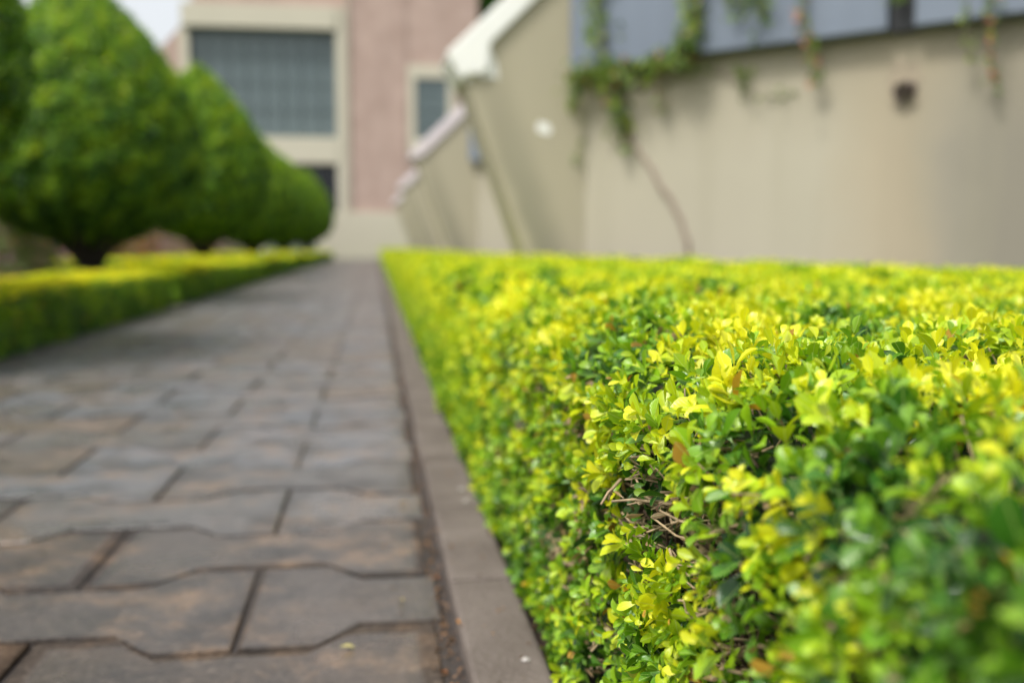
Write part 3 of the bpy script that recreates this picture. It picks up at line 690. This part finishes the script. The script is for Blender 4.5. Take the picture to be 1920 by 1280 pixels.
# ---------------------------------------------------------------- climbing vines
M['vine'] = simple('vine_stem', (.26, .20, .155), .85, .4, 12, .3, 60)
def vine(label, path, nleaf, spread, tipv, seed, stem=.012, Lf=.075, drift=.05, reds=0.0):
    nleaf = int(nleaf*1.1); spread *= 1.25; Lf *= 1.0; tipv *= .9
    root = empty('climbing_vine', path[0], label=label, cat='vine', group='vines on the tan wall')
    r = np.random.default_rng(seed); P = np.array(path)-np.array(path[0])
    tt = np.linspace(0, len(P)-1, len(P)*5); i = np.minimum(tt.astype(int), len(P)-2); f = (tt-i)[:, None]
    # smooth the path
    Pm = np.vstack([2*P[0]-P[1], P, 2*P[-1]-P[-2]]); a, b, c, d = Pm[i], Pm[i+1], Pm[i+2], Pm[i+3]
    cur = .5*((2*b)+(-a+c)*f+(2*a-5*b+4*c-d)*f**2+(-a+3*b-3*c+d)*f**3)+r.normal(0, .008, (len(tt), 3))
    MB().tube(list(cur), list(np.linspace(stem, stem*.6, len(cur))), 7).build('stem', M['vine'], root, smooth=True)
    if nleaf:
        j = r.integers(0, len(cur), nleaf); p = cur[j]+r.normal(0, 1, (nleaf, 3))*np.array([spread*.7, spread*.7, spread])
        out = np.array([-S2, -S2, 0]); p = p+out*np.abs(r.normal(0, drift, nleaf))[:, None]
        d = norm(r.normal(0, .7, (nleaf, 3))+np.array([-.2, -.2, -.5])); nn = norm(r.normal(0, .5, (nleaf, 3))+out+np.array([0, 0, .5]))
        L = Lf*r.uniform(.6, 1.3, nleaf); col = pal(tipv+r.normal(0, .12, nleaf))*np.array([1.1, .82, 1.0])*r.uniform(.6, 1.05, (nleaf, 1))+.012
        red = r.random(nleaf) < reds; col[red] = np.array([.42, .16, .08])*r.uniform(.6, 1.2, (red.sum(), 1))
        link('leaves', mesh_np('leaves', *leaves('', p, d, nn, L, L*.62, r.uniform(0, .8, nleaf), r.uniform(.1, .4, nleaf), col, 'mid'), True), M['leaf_far'], root)
s_of = lambda px_x: (px_x-2.74)/S2
vine('main woody vine climbing the bare wall from the hedge, leafy only at its top', [wp(1.62, .2, .02), wp(1.57, .62, .02), wp(1.47, 1.0, .02), wp(1.26, 1.38, .02), wp(.86, 1.9, .02), wp(.65, 2.26, .03), wp(.55, 2.75, .1), wp(.5, 3.0, .22)], 0, 0, .4, 81, stem=.034)
vine('dense leafy vine strand hanging over the left end of the blue grey panel', [wp(.35, 4.6, .3), wp(.33, 4.1, .3), wp(.38, 3.6, .28), wp(.5, 3.15, .27), wp(.55, 2.8, .2), wp(.6, 2.45, .1), wp(.68, 2.15, .06)], 330, .10, .42, 82, Lf=.09, reds=.05)
vine('leafy vine running sideways along the lower edge of the blue grey panel', [wp(.0, 2.98, .25), wp(.4, 2.93, .25), wp(.8, 2.94, .26), wp(1.15, 2.93, .25), wp(1.45, 3.02, .26), wp(1.7, 3.12, .27)], 380, .065, .36, 83, Lf=.085, reds=.06)
vine('round tuft of leaves on a short stem at the left corner of the tan wall', [wp(.12, 2.95, .22), wp(.0, 2.8, .2), wp(-.02, 2.66, .2)], 70, .065, .42, 84, Lf=.08)
vine('small faded sprig low on the left corner of the tan wall', [wp(.02, 2.2, .03), wp(.0, 2.0, .03), wp(-.02, 1.85, .03)], 22, .05, .38, 85, stem=.006, Lf=.07)
vine('broad curtain of vine over the middle of the blue grey panel', [wp(1.75, 4.6, .3), wp(1.75, 4.1, .3), wp(1.72, 3.7, .28), wp(1.68, 3.35, .27), wp(1.62, 3.0, .26)], 300, .085, .45, 86, Lf=.09, reds=.08)
vine('wispy vine hanging right of the broad curtain on the panel', [wp(2.05, 4.6, .3), wp(2.1, 4.1, .3), wp(2.2, 3.75, .28), wp(2.3, 3.45, .27)], 150, .10, .42, 87, Lf=.085)
vine('hanging vine with a dark drooping end near the panel middle', [wp(2.35, 4.6, .3), wp(2.45, 4.1, .3), wp(2.5, 3.7, .28), wp(2.55, 3.3, .27)], 130, .075, .36, 88, Lf=.085)
vine('thin trailing vine with reddish tips falling below the panel edge', [wp(3.0, 4.6, .3), wp(3.02, 3.9, .29), wp(3.05, 3.3, .27), wp(3.12, 2.9, .2), wp(3.2, 2.6, .14)], 120, .05, .45, 89, stem=.007, Lf=.075, reds=.3)
vine('curling tendril with a small leaf tuft reaching across the tan wall', [wp(1.5, 2.98, .22), wp(1.8, 2.86, .08), wp(2.1, 2.72, .05), wp(2.3, 2.55, .04), wp(2.6, 2.45, .03), wp(2.85, 2.5, .03)], 26, .04, .38, 90, stem=.006, Lf=.07)
vine('single leaf tuft on the tan wall below the wispy vine', [wp(2.2, 2.85, .05), wp(2.27, 2.72, .05), wp(2.28, 2.62, .05)], 28, .04, .38, 91, stem=.005, Lf=.075)
vine('dark leafy strand hanging in front of the black slot between the panels', [wp(4.05, 4.6, .3), wp(4.05, 4.0, .3), wp(4.06, 3.5, .28), wp(4.08, 3.28, .27)], 60, .05, .40, 92, Lf=.075)
vine('thin reddish trailing vine right of the black slot, longest of its kind', [wp(4.95, 4.6, .3), wp(4.95, 3.7, .28), wp(4.93, 3.0, .24), wp(4.95, 2.6, .12), wp(4.96, 2.35, .08)], 60, .035, .48, 93, stem=.005, Lf=.07, reds=.4)
vine('faint thin vine strand hanging close left of the reddish one', [wp(4.7, 4.6, .3), wp(4.7, 3.7, .28), wp(4.72, 3.0, .24), wp(4.75, 2.6, .12)], 36, .035, .45, 94, stem=.005, Lf=.065)
vine('sparse yellowish vine sprigs hanging under the panel left of the curling tendril', [wp(1.25, 3.0, .24), wp(1.2, 2.7, .1), wp(1.15, 2.4, .05)], 30, .05, .5, 95, stem=.005, Lf=.06, reds=.2)

# ---------------------------------------------------------------- small litter
def fallen(x, y, z, L, col, rot, label, seed):
    r = np.random.default_rng(seed)
    P = np.array([[0., 0, 0]]); D = np.array([[cos(rot), sin(rot), .05]]); Nn = np.array([[.1, .05, 1.]])
    o = link('fallen_leaf', mesh_np('fallen_leaf', *leaves('', P, D, Nn, np.array([L]), np.array([L*.6]), np.array([.5]), np.array([.2]), np.array([col]), 'hi', .05), True), M['leaf_far']); o.location = (x, y, z)
    tag(o, label, 'leaf', 'fallen leaves by the kerb')
fallen(-.075, 1.82, .008, .030, (.62, .55, .22), .3, 'pale yellow fallen leaf lying on the nearest paving slab', 1)
fallen(.112, 1.62, .000, .026, (.55, .16, .03), 1.2, 'orange fallen leaf in the gutter at the bottom of the picture', 2)
fallen(.118, 1.70, .000, .022, (.40, .13, .03), 2.2, 'rust brown fallen leaf in the gutter just beyond the orange one', 3)
fallen(.125, 2.22, -.005, .026, (.45, .15, .05), .7, 'reddish fallen leaf in the gutter a little farther along', 4)
fallen(.085, 2.86, .008, .030, (.55, .32, .10), 2.7, 'tan fallen leaf at the paving edge beside two white petals on the kerb', 5)
fallen(.05, 2.05, .008, .022, (.50, .40, .15), 1.9, 'small straw coloured fallen leaf near the paving edge', 6)
def petal(x, y, r, label, seed):
    rr = random.Random(seed); m = MB(); k = 12
    v = [(r*(1+rr.uniform(-.15, .15))*cos(2*pi*i/k), r*(1+rr.uniform(-.15, .15))*sin(2*pi*i/k), .001) for i in range(k)]+[(0, 0, .005)]+[(p_*0.97, q_*.97, 0) for p_, q_ in [(r*cos(2*pi*i/k), r*sin(2*pi*i/k)) for i in range(k)]]
    m.add(v, [[i, (i+1) % k, k] for i in range(k)]+[[k+1+i, k+1+(i+1) % k, (i+1) % k, i] for i in range(k)])
    o = m.build('petal', M['petal']); o.location = (x, y, .032); tag(o, label, 'petal', 'pale petals on the kerb')
petal(.246, 2.90, .009, 'larger white petal on the kerb, farther of the close pair', 1)
petal(.246, 2.76, .008, 'smaller white petal on the kerb, nearer of the close pair', 2)
petal(.252, 1.66, .008, 'faint pale petal on the kerb at the bottom of the picture', 3)

# crumbs of leaf litter washed against both sides of the kerb
n = 2600; y = 1.2+8*rng.random(n)**1.6; side = rng.random(n) < .55
x = np.where(side, .128+rng.normal(0, .012, n), .305+np.abs(rng.normal(0, .018, n))); x = np.where(rng.random(n) < .08, rng.uniform(.0, .29, n), x)
z = np.where((x > .15) & (x < .29), .031, np.where(x < .105, .004, -.003)); p = np.stack([x, y, z], 1)
L = rng.uniform(.004, .014, n); c = np.array([.20, .11, .055])*rng.uniform(.3, 1.5, (n, 1)); hot = rng.random(n) < .05; c[hot] = (.5, .22, .05)
link('leaf_litter', mesh_np('leaf_litter', *leaves('', p, norm(np.stack([rng.normal(0, 1, n), rng.normal(0, 1, n), rng.uniform(-.1, .3, n)], 1)), norm(rng.normal(0, .25, (n, 3))+np.array([0, 0, 1.])), L, L*rng.uniform(.3, .7, n), rng.uniform(-1, 1, n), rng.uniform(0, .6, n), c, 'mid'), True), M['leaf_far'], kind='stuff', label='brown crumbs of leaf litter along both sides of the kerb', cat='leaf litter')

# rain drops resting on the near leaves
def drops(n):
    import bmesh
    bm = bmesh.new(); bmesh.ops.create_icosphere(bm, subdivisions=1, radius=1.0); v0 = np.array([v.co[:] for v in bm.verts]); f0 = np.array([[v.index for v in f.verts] for f in bm.faces]); bm.free()
    me = bpy.data.objects['foliage'].data; k = 24; nv = len(me.vertices); co = np.empty(nv*3, np.float32); me.vertices.foreach_get('co', co); co = co.reshape(-1, 3)
    idx = rng.integers(0, 40000, n)*k+rng.integers(3, 7, n)*3+rng.integers(0, 3, n); pts = co[idx]
    keep = (pts[:, 2] > .55) | (pts[:, 0] < .33); pts = pts[keep]; r = rng.uniform(.0008, .0019, len(pts))
    V = (pts[:, None]+(v0[None]*r[:, None, None])*np.array([1, 1, .7])+np.array([0, 0, .0006])).reshape(-1, 3); F = (f0[None]+(np.arange(len(pts))*len(v0))[:, None, None]).reshape(-1, 3)
    m, t, b, o = mat_base('water'); b.inputs['Base Color'].default_value = (1, 1, 1, 1); b.inputs['Roughness'].default_value = .02; b.inputs['Transmission Weight'].default_value = 1; b.inputs['IOR'].default_value = 1.33
    link('water_drops', mesh_np('water_drops', V, F, smooth=True), m, hedge, kind='stuff')
drops(900)
